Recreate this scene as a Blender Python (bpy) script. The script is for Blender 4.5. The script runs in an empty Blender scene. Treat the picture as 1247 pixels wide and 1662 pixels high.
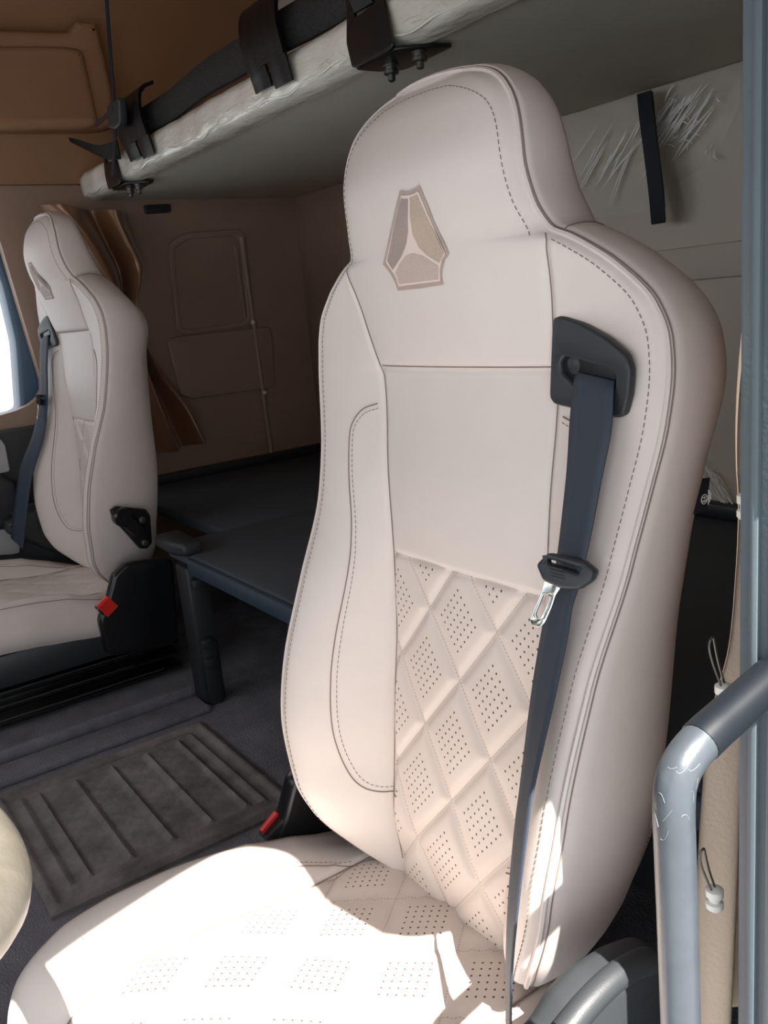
import bpy, bmesh, math, random
import numpy as np
from mathutils import Vector, Matrix, Euler
from mathutils.geometry import delaunay_2d_cdt
random.seed(7); np.random.seed(7)
S = bpy.context.scene; COL = S.collection
OZ = 0.92                       # lower floor sits at world z = 0; working coordinates have the eye at z = 0

# ------------------------------------------------------------------ camera geometry
W, H, F = 1247.0, 1662.0, 1400.29
def _rot(yaw, pitch, roll):
    f = np.array([math.cos(yaw)*math.cos(pitch), -math.sin(yaw)*math.cos(pitch), -math.sin(pitch)])
    r = np.cross(f, [0, 0, 1]); r /= np.linalg.norm(r); u = np.cross(r, f)
    c, s = math.cos(roll), math.sin(roll)
    return c*r + s*u, -s*r + c*u, f
CR, CU, CF = _rot(0.595623747, 0.239884109, -0.0966871628)
def ray(px, py): return CR*(px-W/2)/F - CU*(py-H/2)/F + CF
def onx(q, X): d = ray(*q); return d*(X/d[0])
def ony(q, Y): d = ray(*q); return d*(Y/d[1])
def onz(q, Z): d = ray(*q); return d*(Z/d[2])
def onpl(q, p, n): d = ray(*q); return d*(np.dot(p, n)/np.dot(d, n))
cam = bpy.data.cameras.new('camera'); co = bpy.data.objects.new('camera', cam); COL.objects.link(co)
cam.sensor_fit = 'HORIZONTAL'; cam.sensor_width = 36.0; cam.lens = 36.0*F/W; cam.clip_start = 0.02
M = Matrix(((CR[0], CU[0], -CF[0], 0), (CR[1], CU[1], -CF[1], 0), (CR[2], CU[2], -CF[2], OZ), (0, 0, 0, 1)))
co.matrix_world = M; S.camera = co

# ------------------------------------------------------------------ materials
def lin(c):
    return tuple((v/12.92 if v <= .04045 else ((v+.055)/1.055)**2.4) for v in (x/255 for x in c)) + (1,)
def mat(name, rgb, rough=.5, metal=0., spec=.5, bump=0., bscale=400., var=0., vscale=6., stretch=None, coat=0., sheen=0., bdist=.002, alpha=1.):
    m = bpy.data.materials.new(name); m.use_nodes = True
    nt = m.node_tree; N = nt.nodes; L = nt.links; b = N['Principled BSDF']
    b.inputs['Base Color'].default_value = lin(rgb); b.inputs['Roughness'].default_value = rough
    b.inputs['Metallic'].default_value = metal; b.inputs['Specular IOR Level'].default_value = spec
    b.inputs['Coat Weight'].default_value = coat; b.inputs['Coat Roughness'].default_value = .12
    b.inputs['Sheen Weight'].default_value = sheen; b.inputs['Alpha'].default_value = alpha
    tc = N.new('ShaderNodeTexCoord'); vec = tc.outputs['Object']
    if stretch:
        mp = N.new('ShaderNodeMapping'); mp.inputs['Scale'].default_value = stretch; L.new(vec, mp.inputs['Vector']); vec = mp.outputs['Vector']
    if bump:
        n = N.new('ShaderNodeTexNoise'); n.inputs['Scale'].default_value = bscale; n.inputs['Detail'].default_value = 3
        L.new(vec, n.inputs['Vector'])
        bp = N.new('ShaderNodeBump'); bp.inputs['Strength'].default_value = bump; bp.inputs['Distance'].default_value = bdist
        L.new(n.outputs['Fac'], bp.inputs['Height']); L.new(bp.outputs['Normal'], b.inputs['Normal'])
    if var:
        n2 = N.new('ShaderNodeTexNoise'); n2.inputs['Scale'].default_value = vscale; n2.inputs['Detail'].default_value = 5; n2.inputs['Roughness'].default_value = .65
        L.new(vec, n2.inputs['Vector'])
        r = N.new('ShaderNodeValToRGB'); r.color_ramp.elements[0].position = .3; r.color_ramp.elements[1].position = .72
        c = lin(rgb)
        r.color_ramp.elements[0].color = tuple(max(0, v*(1-var)) for v in c[:3])+(1,)
        r.color_ramp.elements[1].color = tuple(min(1, v*(1+var)) for v in c[:3])+(1,)
        L.new(n2.outputs['Fac'], r.inputs['Fac']); L.new(r.outputs['Color'], b.inputs['Base Color'])
    return m
LEA = (216, 206, 200)
leather = mat('beige_leather', LEA, .48, spec=.4, bump=.12, bscale=700, var=.03, vscale=9, bdist=.001)
leather_side = mat('beige_leather_side', (214, 204, 199), .5, spec=.4, bump=.12, bscale=700, var=.03, vscale=7, bdist=.001)
thread = mat('brown_thread', (136, 116, 107), .8)
piping_m = mat('mauve_piping', (150, 138, 142), .55)
blackp = mat('black_plastic', (42, 45, 49), .45, bump=.15, bscale=900, bdist=.0006)
blackg = mat('black_gloss', (20, 21, 24), .28)
greyp = mat('dark_grey_plastic', (50, 53, 56), .5, bump=.25, bscale=700, bdist=.0006)
webm = mat('navy_webbing', (44, 53, 66), .62, bump=.35, bscale=260, stretch=(1, 1, 7), bdist=.0008)
chrome = mat('bright_steel', (225, 230, 228), .12, metal=1.)
darksteel = mat('dark_steel', (95, 95, 92), .35, metal=.8)
redp = mat('red_plastic', (214, 44, 40), .35)
brownw = mat('brown_headliner', (160, 121, 90), .85, bump=.5, bscale=500, var=.08, vscale=3)
tanw = mat('tan_wall', (152, 126, 108), .42, bump=.2, bscale=300, var=.12, vscale=3)
greyw = mat('grey_beige_wall', (206, 196, 182), .6, bump=.2, bscale=250, var=.05, vscale=2)
pillarm = mat('blue_grey_pillar', (82, 93, 99), .5, var=.05, vscale=20, bump=.1, bscale=400)
carpet = mat('dark_carpet', (122, 121, 130), .95, bump=.8, bscale=260, var=.25, vscale=14, bdist=.004)
rubber = mat('dark_rubber_mat', (118, 112, 112), .6, bump=.5, bscale=120, var=.5, vscale=13, bdist=.002)
blackbunk = mat('black_bunk_board', (70, 76, 84), .75, bump=.3, bscale=500, var=.1, vscale=5)
under = mat('grey_bunk_cloth', (205, 203, 190), .8, bump=.4, bscale=600, var=.06, vscale=4)
film_white = mat('white_wrapped_vinyl', (226, 224, 212), .2, spec=.6, coat=.6, bump=.5, bscale=14, stretch=(1, 3, 3), bdist=.012, var=.04, vscale=10)
netm = mat('black_net', (44, 43, 42), .85, bump=1., bscale=300, bdist=.005, var=.7, vscale=260)
blackleather = mat('black_leather', (12, 12, 13), .36, spec=.3, bump=.2, bscale=300)
satin = mat('bronze_satin', (132, 92, 60), .28, sheen=.3, spec=.8, metal=.25, bump=.15, bscale=60)
curt = mat('beige_curtain_cloth', (238, 214, 190), .75, bump=.3, bscale=300, var=.05, vscale=8)
wheelm = mat('beige_wheel_leather', (106, 101, 92), .42, bump=.35, bscale=55, var=.1, vscale=24, bdist=.003)  # beige darkened to stand in for shade on the rim
tubem = mat('grey_painted_tube', (74, 80, 86), .36, metal=.25, spec=.6, bump=.2, bscale=300, var=.12, vscale=30, bdist=.0006)
scuff = mat('pale_scuff', (118, 122, 124), .6)
tubedark = mat('black_tube_sleeve', (20, 24, 30), .4)
blackstrap = mat('black_strap', (27, 31, 40), .7, bump=.3, bscale=400)
whitep = mat('white_plastic', (228, 226, 220), .4)
greycloth = mat('light_grey_cloth', (176, 176, 176), .85, bump=.4, bscale=300)
doorm = mat('dark_door_trim', (58, 60, 62), .6, bump=.2, bscale=300)
framem = mat('sky_tinted_door_frame', (52, 82, 108), .35)  # blue light of the sky put into the frame's base colour
emA = mat('emblem_border', (176, 157, 146), .75, bump=.6, bscale=900, bdist=.001)
emB = mat('emblem_line', (220, 203, 194), .6)
emC = mat('emblem_grey_panel', (162, 147, 139), .8, bump=.8, bscale=900, bdist=.001)
emD = mat('emblem_tan_panel', (186, 168, 152), .8, bump=.8, bscale=900, bdist=.001)
emE = mat('emblem_pale_panel', (192, 175, 165), .8, bump=.8, bscale=900, bdist=.001)

def quilt_mat(name, rgb):
    m = mat(name, rgb, .5, spec=.4, bump=.12, bscale=700, bdist=.001)
    nt = m.node_tree; N = nt.nodes; L = nt.links; b = N['Principled BSDF']
    uv = N.new('ShaderNodeUVMap'); uv.uv_map = 'lattice'
    sp = N.new('ShaderNodeSeparateXYZ'); L.new(uv.outputs['UV'], sp.inputs[0])
    def mth(op, a, bb=None, cc=None):
        n = N.new('ShaderNodeMath'); n.operation = op
        for i, v in enumerate((a, bb, cc)):
            if v is None: continue
            if isinstance(v, (int, float)): n.inputs[i].default_value = v
            else: L.new(v, n.inputs[i])
        return n.outputs[0]
    def cell(c):    # distance from the cell centre, 0..0.5
        return mth('ABSOLUTE', mth('SUBTRACT', mth('FRACT', c), .5))
    ins, hole = [], []
    for s in (sp.outputs[0], sp.outputs[1]):
        ins.append(mth('LESS_THAN', cell(s), .30))
        hole.append(mth('POWER', cell(mth('MULTIPLY', s, 10.0)), 2.0))
    dot = mth('LESS_THAN', mth('ADD', hole[0], hole[1]), .020)
    dot = mth('MULTIPLY', mth('MULTIPLY', ins[0], ins[1]), dot)
    # stitched thread along the diamond lines
    line = None
    for a_, b_ in ((sp.outputs[0], sp.outputs[1]), (sp.outputs[1], sp.outputs[0])):
        near = mth('GREATER_THAN', cell(a_), .4925)
        dash = mth('LESS_THAN', mth('FRACT', mth('MULTIPLY', b_, 22.0)), .6)
        l = mth('MULTIPLY', near, dash)
        line = l if line is None else mth('MAXIMUM', line, l)
    c = lin(rgb)
    mx = N.new('ShaderNodeMix'); mx.data_type = 'RGBA'; mx.inputs[6].default_value = c; mx.inputs[7].default_value = lin((150, 128, 116))
    L.new(mth('MULTIPLY', line, .6), mx.inputs[0])
    mx2 = N.new('ShaderNodeMix'); mx2.data_type = 'RGBA'; L.new(mx.outputs[2], mx2.inputs[6]); mx2.inputs[7].default_value = lin((84, 66, 60))
    L.new(dot, mx2.inputs[0]); L.new(mx2.outputs[2], b.inputs['Base Color'])
    return m
quilt = quilt_mat('quilted_perforated_leather', (213, 201, 193))

# ------------------------------------------------------------------ object helpers
ORG = {}
def setp(o, label=None, cat=None, group=None, kind=None):
    for k, v in (('label', label), ('category', cat), ('group', group), ('kind', kind)):
        if v: o[k] = v
    return o
def link(o, origin, parent=None, rot=None):
    COL.objects.link(o)
    origin = np.array(origin, float); ORG[o.name] = origin
    if parent is not None:
        o.parent = parent; o.location = Vector(origin - ORG[parent.name])
    else:
        o.location = Vector(origin) + Vector((0, 0, OZ))
    if rot is not None: o.rotation_euler = rot
    return o
def empty(name, origin, **kw):
    o = bpy.data.objects.new(name, None); o.empty_display_size = .05
    link(o, origin); return setp(o, **kw)
def mesh(name, V, Fc, m, parent=None, origin=None, smooth=True, mi=None, uv=None, rot=None, sharp=None, **kw):
    """V in working coordinates. The object's origin: given, or its parent's, or the bottom centre of V."""
    V = np.asarray(V, float)
    if origin is None:
        origin = ORG[parent.name] if parent is not None else np.array([(V[:, 0].min()+V[:, 0].max())/2, (V[:, 1].min()+V[:, 1].max())/2, V[:, 2].min()])
    me = bpy.data.meshes.new(name)
    me.from_pydata([tuple(v) for v in (V-np.array(origin))], [], [tuple(int(i) for i in f) for f in Fc])
    for x in (m if isinstance(m, (list, tuple)) else [m]): me.materials.append(x)
    if mi is not None: me.polygons.foreach_set('material_index', [int(x) for x in mi])
    me.polygons.foreach_set('use_smooth', [bool(smooth)]*len(me.polygons))
    if uv is not None:
        l = me.uv_layers.new(name='lattice')
        idx = np.zeros(len(me.loops), dtype=np.int32); me.loops.foreach_get('vertex_index', idx)
        l.data.foreach_set('uv', np.asarray(uv, dtype=np.float32)[idx].ravel())
    me.validate(); me.update()
    if sharp: me.set_sharp_from_angle(angle=math.radians(sharp))
    o = bpy.data.objects.new(name, me); link(o, origin, parent, rot)
    return setp(o, **kw)
class MB:
    def __init__(s): s.V = []; s.F = []; s.M = []
    def add(s, V, Fc, mi=0):
        b = len(s.V); s.V += [tuple(map(float, v)) for v in V]; s.F += [tuple(b+int(i) for i in f) for f in Fc]; s.M += [mi]*len(Fc); return s
    def box(s, a, b, mi=0, bev=0.0, seg=2):
        bm = bmesh.new(); bmesh.ops.create_cube(bm, size=1)
        for v in bm.verts: v.co = Vector([(a[i]+b[i])/2 + v.co[i]*abs(b[i]-a[i]) for i in range(3)])
        if bev: bmesh.ops.bevel(bm, geom=bm.edges[:], offset=bev, segments=seg, affect='EDGES', profile=.5)
        bm.verts.index_update(); s.add([v.co for v in bm.verts], [[v.index for v in f.verts] for f in bm.faces], mi); bm.free(); return s
    def tube(s, pts, r, n=8, mi=0, closed=False, caps=True):
        pts = np.asarray(pts, float); k = len(pts); rr = r if hasattr(r, '__len__') else [r]*k
        T = np.gradient(pts, axis=0)
        if closed: T = np.roll(pts, -1, 0) - np.roll(pts, 1, 0)
        T /= np.linalg.norm(T, axis=1)[:, None]+1e-12
        nrm = np.cross(T[0], [.31, .52, .79]); nrm /= np.linalg.norm(nrm); V = []
        for i in range(k):
            nrm = nrm - T[i]*np.dot(nrm, T[i]); nrm /= np.linalg.norm(nrm); bn = np.cross(T[i], nrm)
            for j in range(n):
                a = 2*math.pi*j/n; V.append(pts[i] + rr[i]*(math.cos(a)*nrm+math.sin(a)*bn))
        Fc = [(i*n+j, i*n+(j+1) % n, ((i+1) % k)*n+(j+1) % n, ((i+1) % k)*n+j) for i in range(k if closed else k-1) for j in range(n)]
        if caps and not closed: Fc += [tuple(range(n))[::-1], tuple((k-1)*n+j for j in range(n))]
        return s.add(V, Fc, mi)
    def ribbon(s, L_, R_, th=.0012, mi=0, bow=0.):
        """a strap between two edge curves, with thickness"""
        L_ = np.asarray(L_, float); R_ = np.asarray(R_, float); k = len(L_); nx = 5; V = []
        T = np.gradient((L_+R_)/2, axis=0)
        for side in (1, -1):
            for i in range(k):
                nn = np.cross(T[i], R_[i]-L_[i]); nn /= np.linalg.norm(nn)+1e-12
                for j in range(nx):
                    t = j/(nx-1); V.append(L_[i]*(1-t)+R_[i]*t + nn*(side*th/2 + bow*4*t*(1-t)))
        A = lambda sd, i, j: sd*k*nx+i*nx+j
        Fc = []
        for i in range(k-1):
            for j in range(nx-1):
                Fc.append((A(0, i, j), A(0, i, j+1), A(0, i+1, j+1), A(0, i+1, j))); Fc.append((A(1, i, j), A(1, i+1, j), A(1, i+1, j+1), A(1, i, j+1)))
            for j, o in ((0, 0), (nx-1, 1)):
                q = (A(0, i, j), A(0, i+1, j), A(1, i+1, j), A(1, i, j)); Fc.append(q if o == 0 else q[::-1])
        for i in (0, k-1):
            for j in range(nx-1): Fc.append((A(0, i, j), A(1, i, j), A(1, i, j+1), A(0, i, j+1)))
        return s.add(V, Fc, mi)
    def plate(s, loops, org, ux, uy, th, bev=.001, mi=0):
        """flat outline(s) given as working-coordinate points in the plane (org, ux, uy); inner loops are holes; extruded +-th/2"""
        org = np.asarray(org, float); ux = np.asarray(ux, float); uy = np.asarray(uy, float)
        ux = ux/np.linalg.norm(ux); uy = uy-ux*np.dot(uy, ux); uy /= np.linalg.norm(uy); n = np.cross(ux, uy)
        cu = bpy.data.curves.new('tmp', 'CURVE'); cu.dimensions = '2D'; cu.fill_mode = 'BOTH'
        cu.extrude = max(1e-5, th/2-bev); cu.bevel_depth = bev; cu.bevel_resolution = 2; cu.offset = -bev
        for lp in loops:
            sp = cu.splines.new('POLY'); sp.points.add(len(lp)-1); sp.use_cyclic_u = True
            for i, p in enumerate(lp):
                d = np.asarray(p)-org; sp.points[i].co = (np.dot(d, ux), np.dot(d, uy), 0, 1)
        ob = bpy.data.objects.new('tmp', cu); COL.objects.link(ob)
        dg = bpy.context.evaluated_depsgraph_get(); me = bpy.data.meshes.new_from_object(ob.evaluated_get(dg))
        bm = bmesh.new(); bm.from_mesh(me); bmesh.ops.remove_doubles(bm, verts=bm.verts[:], dist=1e-6); bm.verts.index_update()
        s.add([org+ux*v.co.x+uy*v.co.y+n*v.co.z for v in bm.verts], [[v.index for v in f.verts] for f in bm.faces], mi)
        bm.free(); bpy.data.objects.remove(ob); bpy.data.curves.remove(cu); bpy.data.meshes.remove(me); return s
    def lathe(s, c, axis, prof, n=20, mi=0):
        axis = np.asarray(axis, float); axis /= np.linalg.norm(axis); a = np.cross(axis, [.2, .9, .4]); a /= np.linalg.norm(a); b = np.cross(axis, a); V = []
        for (r, h) in prof:
            for j in range(n):
                t = 2*math.pi*j/n; V.append(np.asarray(c)+axis*h+r*(math.cos(t)*a+math.sin(t)*b))
        k = len(prof); Fc = [(i*n+j, i*n+(j+1) % n, (i+1)*n+(j+1) % n, (i+1)*n+j) for i in range(k-1) for j in range(n)]
        Fc += [tuple(range(n))[::-1], tuple((k-1)*n+j for j in range(n))]
        return s.add(V, Fc, mi)
    def out(s, name, m, parent=None, **kw):
        kw.setdefault('smooth', True); kw.setdefault('sharp', 40)
        return mesh(name, s.V, s.F, m, parent, mi=s.M, **kw)
def smooth_pts(P, n=60):
    """Catmull-Rom through points"""
    P = np.asarray(P, float); Q = np.vstack([2*P[0]-P[1], P, 2*P[-1]-P[-2]]); out = []
    seg = len(P)-1
    for k in range(n):
        u = k/(n-1)*seg; i = min(int(u), seg-1); t = u-i; p0, p1, p2, p3 = Q[i], Q[i+1], Q[i+2], Q[i+3]
        out.append(.5*((2*p1)+(-p0+p2)*t+(2*p0-5*p1+4*p2-p3)*t*t+(-p0+3*p1-3*p2+p3)*t**3))
    return np.array(out)
def rounded(P, r=.3, n=5):
    """round every corner of a 2-D/3-D loop: r is the share of each side used"""
    P = [np.asarray(p, float) for p in P]; out = []
    for i in range(len(P)):
        a, b, c = P[i-1], P[i], P[(i+1) % len(P)]; p = b+(a-b)*r*.5; q = b+(c-b)*r*.5
        for k in range(n+1):
            t = k/n; out.append((1-t)**2*p+2*t*(1-t)*b+t*t*q)
    return out
def ip(z, T):
    a = np.array(sorted(T)); return np.interp(z, a[:, 0], a[:, 1])
def sip(z, T):
    """smooth (monotone-ish cubic) interpolation"""
    a = np.array(sorted(T)); x, y = a[:, 0], a[:, 1]; d = np.diff(y)/np.diff(x)
    m = np.zeros(len(x)); m[0], m[-1] = d[0], d[-1]
    for i in range(1, len(x)-1):
        m[i] = 0 if d[i-1]*d[i] <= 0 else 2*d[i-1]*d[i]/(d[i-1]+d[i])
    z = np.clip(np.asarray(z, float), x[0], x[-1]); i = np.clip(np.searchsorted(x, z)-1, 0, len(x)-2); h = x[i+1]-x[i]; t = (z-x[i])/h
    return (2*t**3-3*t*t+1)*y[i]+(t**3-2*t*t+t)*h*m[i]+(-2*t**3+3*t*t)*y[i+1]+(t**3-t*t)*h*m[i+1]

# ------------------------------------------------------------------ seat shape (dx from the seat's middle, y forward, z up)
XC = .691
T_h = [(z_, .1345*(1-((z_-.05)/.145)**4.4)**(1/2.6)) for z_ in (.1925, .192, .191, .1895, .187, .184, .18, .175, .168, .158, .145, .13, .115, .10)]+[(.07, .1395), (.052, .1465), (.044, .153), (.037, .170), (.028, .187), (.010, .215), (-.022, .248), (-.05, .259), (-.08, .2615), (-.115, .259), (-.17, .250),
       (-.23, .242), (-.33, .235), (-.44, .234), (-.52, .226), (-.58, .210), (-.62, .190), (-.65, .166), (-.67, .140), (-.69, .105)]
T_s = [(.206, .30), (.043, .156), (-.02, .146), (-.075, .137), (-.29, .125), (-.45, .119), (-.55, .112), (-.66, .095), (-.69, .09)]
T_ye = [(.206, -.568), (.19, -.561), (.16, -.550), (.11, -.544), (.07, -.549), (.043, -.557), (-.044, -.567), (-.11, -.561), (-.23, -.533), (-.33, -.488), (-.44, -.447), (-.52, -.432), (-.58, -.431), (-.62, -.441), (-.66, -.470), (-.69, -.50)]
T_yc = [(.206, -.588), (.19, -.579), (.16, -.568), (.11, -.556), (.05, -.557), (0, -.562), (-.072, -.574), (-.085, -.578), (-.2, -.566), (-.29, -.560), (-.38, -.552), (-.45, -.540), (-.55, -.522), (-.62, -.508), (-.69, -.508)]
T_b = [(.206, 0), (.17, .012), (.11, .023), (.05, .025), (-.02, .016), (-.071, .009), (-.077, .004), (-.1, .006), (-.2, .008), (-.286, .006), (-.291, .003), (-.69, .004)]
T_yr = [(.206, -.612), (.16, -.614), (.06, -.634), (.02, -.652), (-.04, -.672), (-.083, -.678), (-.15, -.664), (-.22, -.656), (-.28, -.650), (-.395, -.639), (-.5, -.620), (-.57, -.608), (-.69, -.60)]
ZS1, ZS2 = -.075, -.292
def hz(z): return sip(z, T_h)
def sz(z): return np.minimum(ip(z, T_s), hz(z)*.965)
def lattice(dx, z): u = dx/.112; v = (z+.345)/.138; return u+v+.5, u-v+.5
def G(dx, z, detail=True):
    dx = np.asarray(dx, float); z = np.asarray(z, float); h = hz(z); s = sz(z); a = np.minimum(np.abs(dx), h)
    yc = sip(z, T_yc); ye = sip(z, T_ye); b = sip(z, T_b)
    t = np.clip((a-s)/(h-s+1e-9), 0, 1)
    inner = yc + b*(1-np.clip(a/s, 0, 1)**2.4)
    outer = yc + (ye-yc)*np.sin(t*math.pi/2)**.95
    w = np.clip((z+.02)/.10, 0, 1); w = w*w*(3-2*w)      # headrest: one crown from edge to edge
    head = ye + b*(1-(a/h)**2.6)
    body = np.where(a < s, inner, outer)
    y = body*(1-w)+head*w
    if detail:
        g = .0035*np.exp(-((a-s)/.0035)**2)*np.clip((.046-z)/.03, 0, 1)
        g = g + .004*np.exp(-((z-ZS1)/.004)**2)*(a < s) + .003*np.exp(-((z-ZS2)/.004)**2)*(a < s)
        p, q = lattice(dx, z); dd = np.minimum(.5-np.abs(p-np.floor(p)-.5), .5-np.abs(q-np.floor(q)-.5))*.087
        qz = (z < ZS2) & (a < s)
        g = g + np.where(qz, .0042*np.exp(-(dd/.006)**2)-.002*np.clip(dd/.03, 0, 1), 0)
        e = np.minimum(h-a, .1955-z)              # roll over at the welt
        g = g + .006*np.exp(-(e/.006)**1.5)
        y = y-g
    return y
def surf(q, off=0.):
    """where the view of the near seat's front at photo point q meets its surface"""
    Y = -.55
    for i in range(80):
        p = ony(q, Y); Y = .6*Y+.4*(float(G(p[0]-XC, p[2], False))+off)
    return ony(q, Y)-np.array([XC, 0, 0])          # -> seat-local (dx, y, z)

NR, NI, NO = 290, 96, 34
def backrest_arrays():
    zr = np.unique(np.concatenate([np.linspace(-.69, .1925, NR), [ZS1, ZS2, .043]])); nr = len(zr)
    cols = np.concatenate([-1-np.linspace(1, 0, NO+1)[:-1], np.linspace(-1, 1, NI+1), 1+np.linspace(0, 1, NO+1)[1:]])  # |c|<=1 inner, 1..2 outer
    nc = len(cols); V = np.zeros((nr, nc, 3))
    for i, z in enumerate(zr):
        h = float(hz(z)); s = float(sz(z))
        a = np.where(np.abs(cols) <= 1, cols*s, np.sign(cols)*(s+(np.abs(cols)-1)*(h-s)))
        zz = np.full(nc, z); top = np.clip((z-.16)/.0325, 0, 1)**2; zz = zz+top*.003*(1-(a/(h+1e-9))**2)
        V[i, :, 0] = a; V[i, :, 2] = zz; V[i, :, 1] = G(a, np.minimum(zz, .1925))
    return zr, cols, V
ZR, COLS, BV = backrest_arrays()
def sub(faces, V):
    """compact a face subset"""
    idx = sorted({i for f in faces for i in f}); mp = {j: k for k, j in enumerate(idx)}
    return V[idx], [tuple(mp[i] for i in f) for f in faces], idx
def build_backrest_parts():
    nr, nc = len(ZR), len(COLS); flat = BV.reshape(-1, 3); reg = {'head': [], 'back': [], 'quilt': [], 'bolL': [], 'bolR': []}
    for i in range(nr-1):
        zc = (ZR[i]+ZR[i+1])/2
        for j in range(nc-1):
            cc = (COLS[j]+COLS[j+1])/2; f = (i*nc+j+1, i*nc+j, (i+1)*nc+j, (i+1)*nc+j+1)
            if zc > .043: k = 'head'
            elif abs(cc) > 1: k = 'bolL' if cc < 0 else 'bolR'
            elif zc > ZS1: k = 'head'
            elif zc > ZS2: k = 'back'
            else: k = 'quilt'
            reg[k].append(f)
    per = [(i, 0) for i in range(nr)]+[(nr-1, j) for j in range(1, nc)]+[(i, nc-1) for i in range(nr-2, -1, -1)]+[(0, j) for j in range(nc-2, 0, -1)]
    P = np.array([BV[i, j] for i, j in per])
    d2 = np.linalg.norm((np.roll(P, -1, 0)-P)[:, [0, 2]], axis=1); cs = np.concatenate([[0], np.cumsum(d2)]); tot = cs[-1]; PP = np.vstack([P, P[:1]]); n = np.zeros((len(P), 2))
    for w_ in (.006, .012, .02):
        a_ = [np.interp((cs[:-1]+w_) % tot, cs, PP[:, k]) for k in (0, 2)]; b_ = [np.interp((cs[:-1]-w_) % tot, cs, PP[:, k]) for k in (0, 2)]
        t_ = np.stack([a_[0]-b_[0], a_[1]-b_[1]], 1); t_ /= np.linalg.norm(t_, axis=1)[:, None]+1e-9; n += np.stack([-t_[:, 1], t_[:, 0]], 1)
    n /= np.linalg.norm(n, axis=1)[:, None]+1e-9
    yr = sip(P[:, 2], T_yr)
    ks = [0, .03, .07, .13, .22, .34, .48, .62, .75, .86, .94, 1.0]; rings = []
    for k in ks:
        o = .0045*min(1, k/.06)+.010*math.sin(math.pi*min(k, .9))*np.interp(P[:, 2], [.0, .08], [1, .35]) - .024*k*k*np.interp(P[:, 2], [.0, .06], [1, .3]) - .012*max(0, (k-.8)/.2)**2
        R_ = P.copy(); R_[:, 0] += n[:, 0]*o; R_[:, 2] += n[:, 1]*o; R_[:, 1] = P[:, 1]+(yr-P[:, 1])*k; rings.append(R_)
    c = np.array([0, 0, -.22])
    for ins, dy in ((.034, -.005), (.050, -.009), (.08, -.012)):
        R_ = P.copy(); R_[:, 0] -= n[:, 0]*ins; R_[:, 2] -= n[:, 1]*ins; R_[:, 1] = yr+dy; rings.append(R_)
    m = len(P); V = np.concatenate(rings); Fc = []
    for k in range(len(rings)-1):
        for i in range(m):
            j = (i+1) % m; Fc.append((k*m+i, k*m+j, (k+1)*m+j, (k+1)*m+i))
    Fc = [f[::-1] for f in Fc]
    Fc.append(tuple((len(rings)-1)*m+i for i in range(m)))
    return flat, reg, P, V, Fc, n
BFLAT, BREG, BPER, BSV, BSF, BNRM = build_backrest_parts()

def dashes(mb, pts, r=.00042, on=.0038, off=.0024, mi=1):
    pts = np.asarray(pts); d = np.concatenate([[0], np.cumsum(np.linalg.norm(np.diff(pts, axis=0), axis=1))]); L_ = d[-1]; t = 0
    while t < L_:
        tt = np.linspace(t, min(t+on, L_), 3); mb.tube([[np.interp(x, d, pts[:, k]) for k in range(3)] for x in tt], r, 5, mi); t += on+off
def on_front(P2, off=.0006):
    P2 = np.asarray(P2); return np.stack([P2[:, 0], G(P2[:, 0], P2[:, 1])+off, P2[:, 1]], 1)
def drape(loop_px=None, loop=None, off=.001, step=.004):
    """triangulated patch of the near seat's front under an outline; returns local verts, faces"""
    lp = [surf(q) for q in loop_px] if loop is None else loop
    L2 = [(p[0], p[2]) for p in lp]; n = len(L2); xs = [p[0] for p in L2]; zs = [p[1] for p in L2]; pts = list(L2)
    def inside(x, y):
        c = False
        for i in range(n):
            (x1, y1), (x2, y2) = L2[i], L2[i-1]
            if (y1 > y) != (y2 > y) and x < (x2-x1)*(y-y1)/(y2-y1)+x1: c = not c
        return c
    for x in np.arange(min(xs), max(xs), step):
        for z in np.arange(min(zs), max(zs), step):
            if inside(x, z): pts.append((x, z))
    r = delaunay_2d_cdt([Vector(p) for p in pts], [(i, (i+1) % n) for i in range(n)], [list(range(n))], 1, 1e-6)
    V = np.array([(v.x, 0, v.y) for v in r[0]]); V[:, 1] = G(V[:, 0], V[:, 2])+off
    Fc = []
    for f in r[2]:
        a, b, c = (V[i] for i in f[:3]); Fc.append(tuple(f) if np.cross(b-a, c-a)[1] > 0 else tuple(f[::-1]))
    return V, Fc

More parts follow.
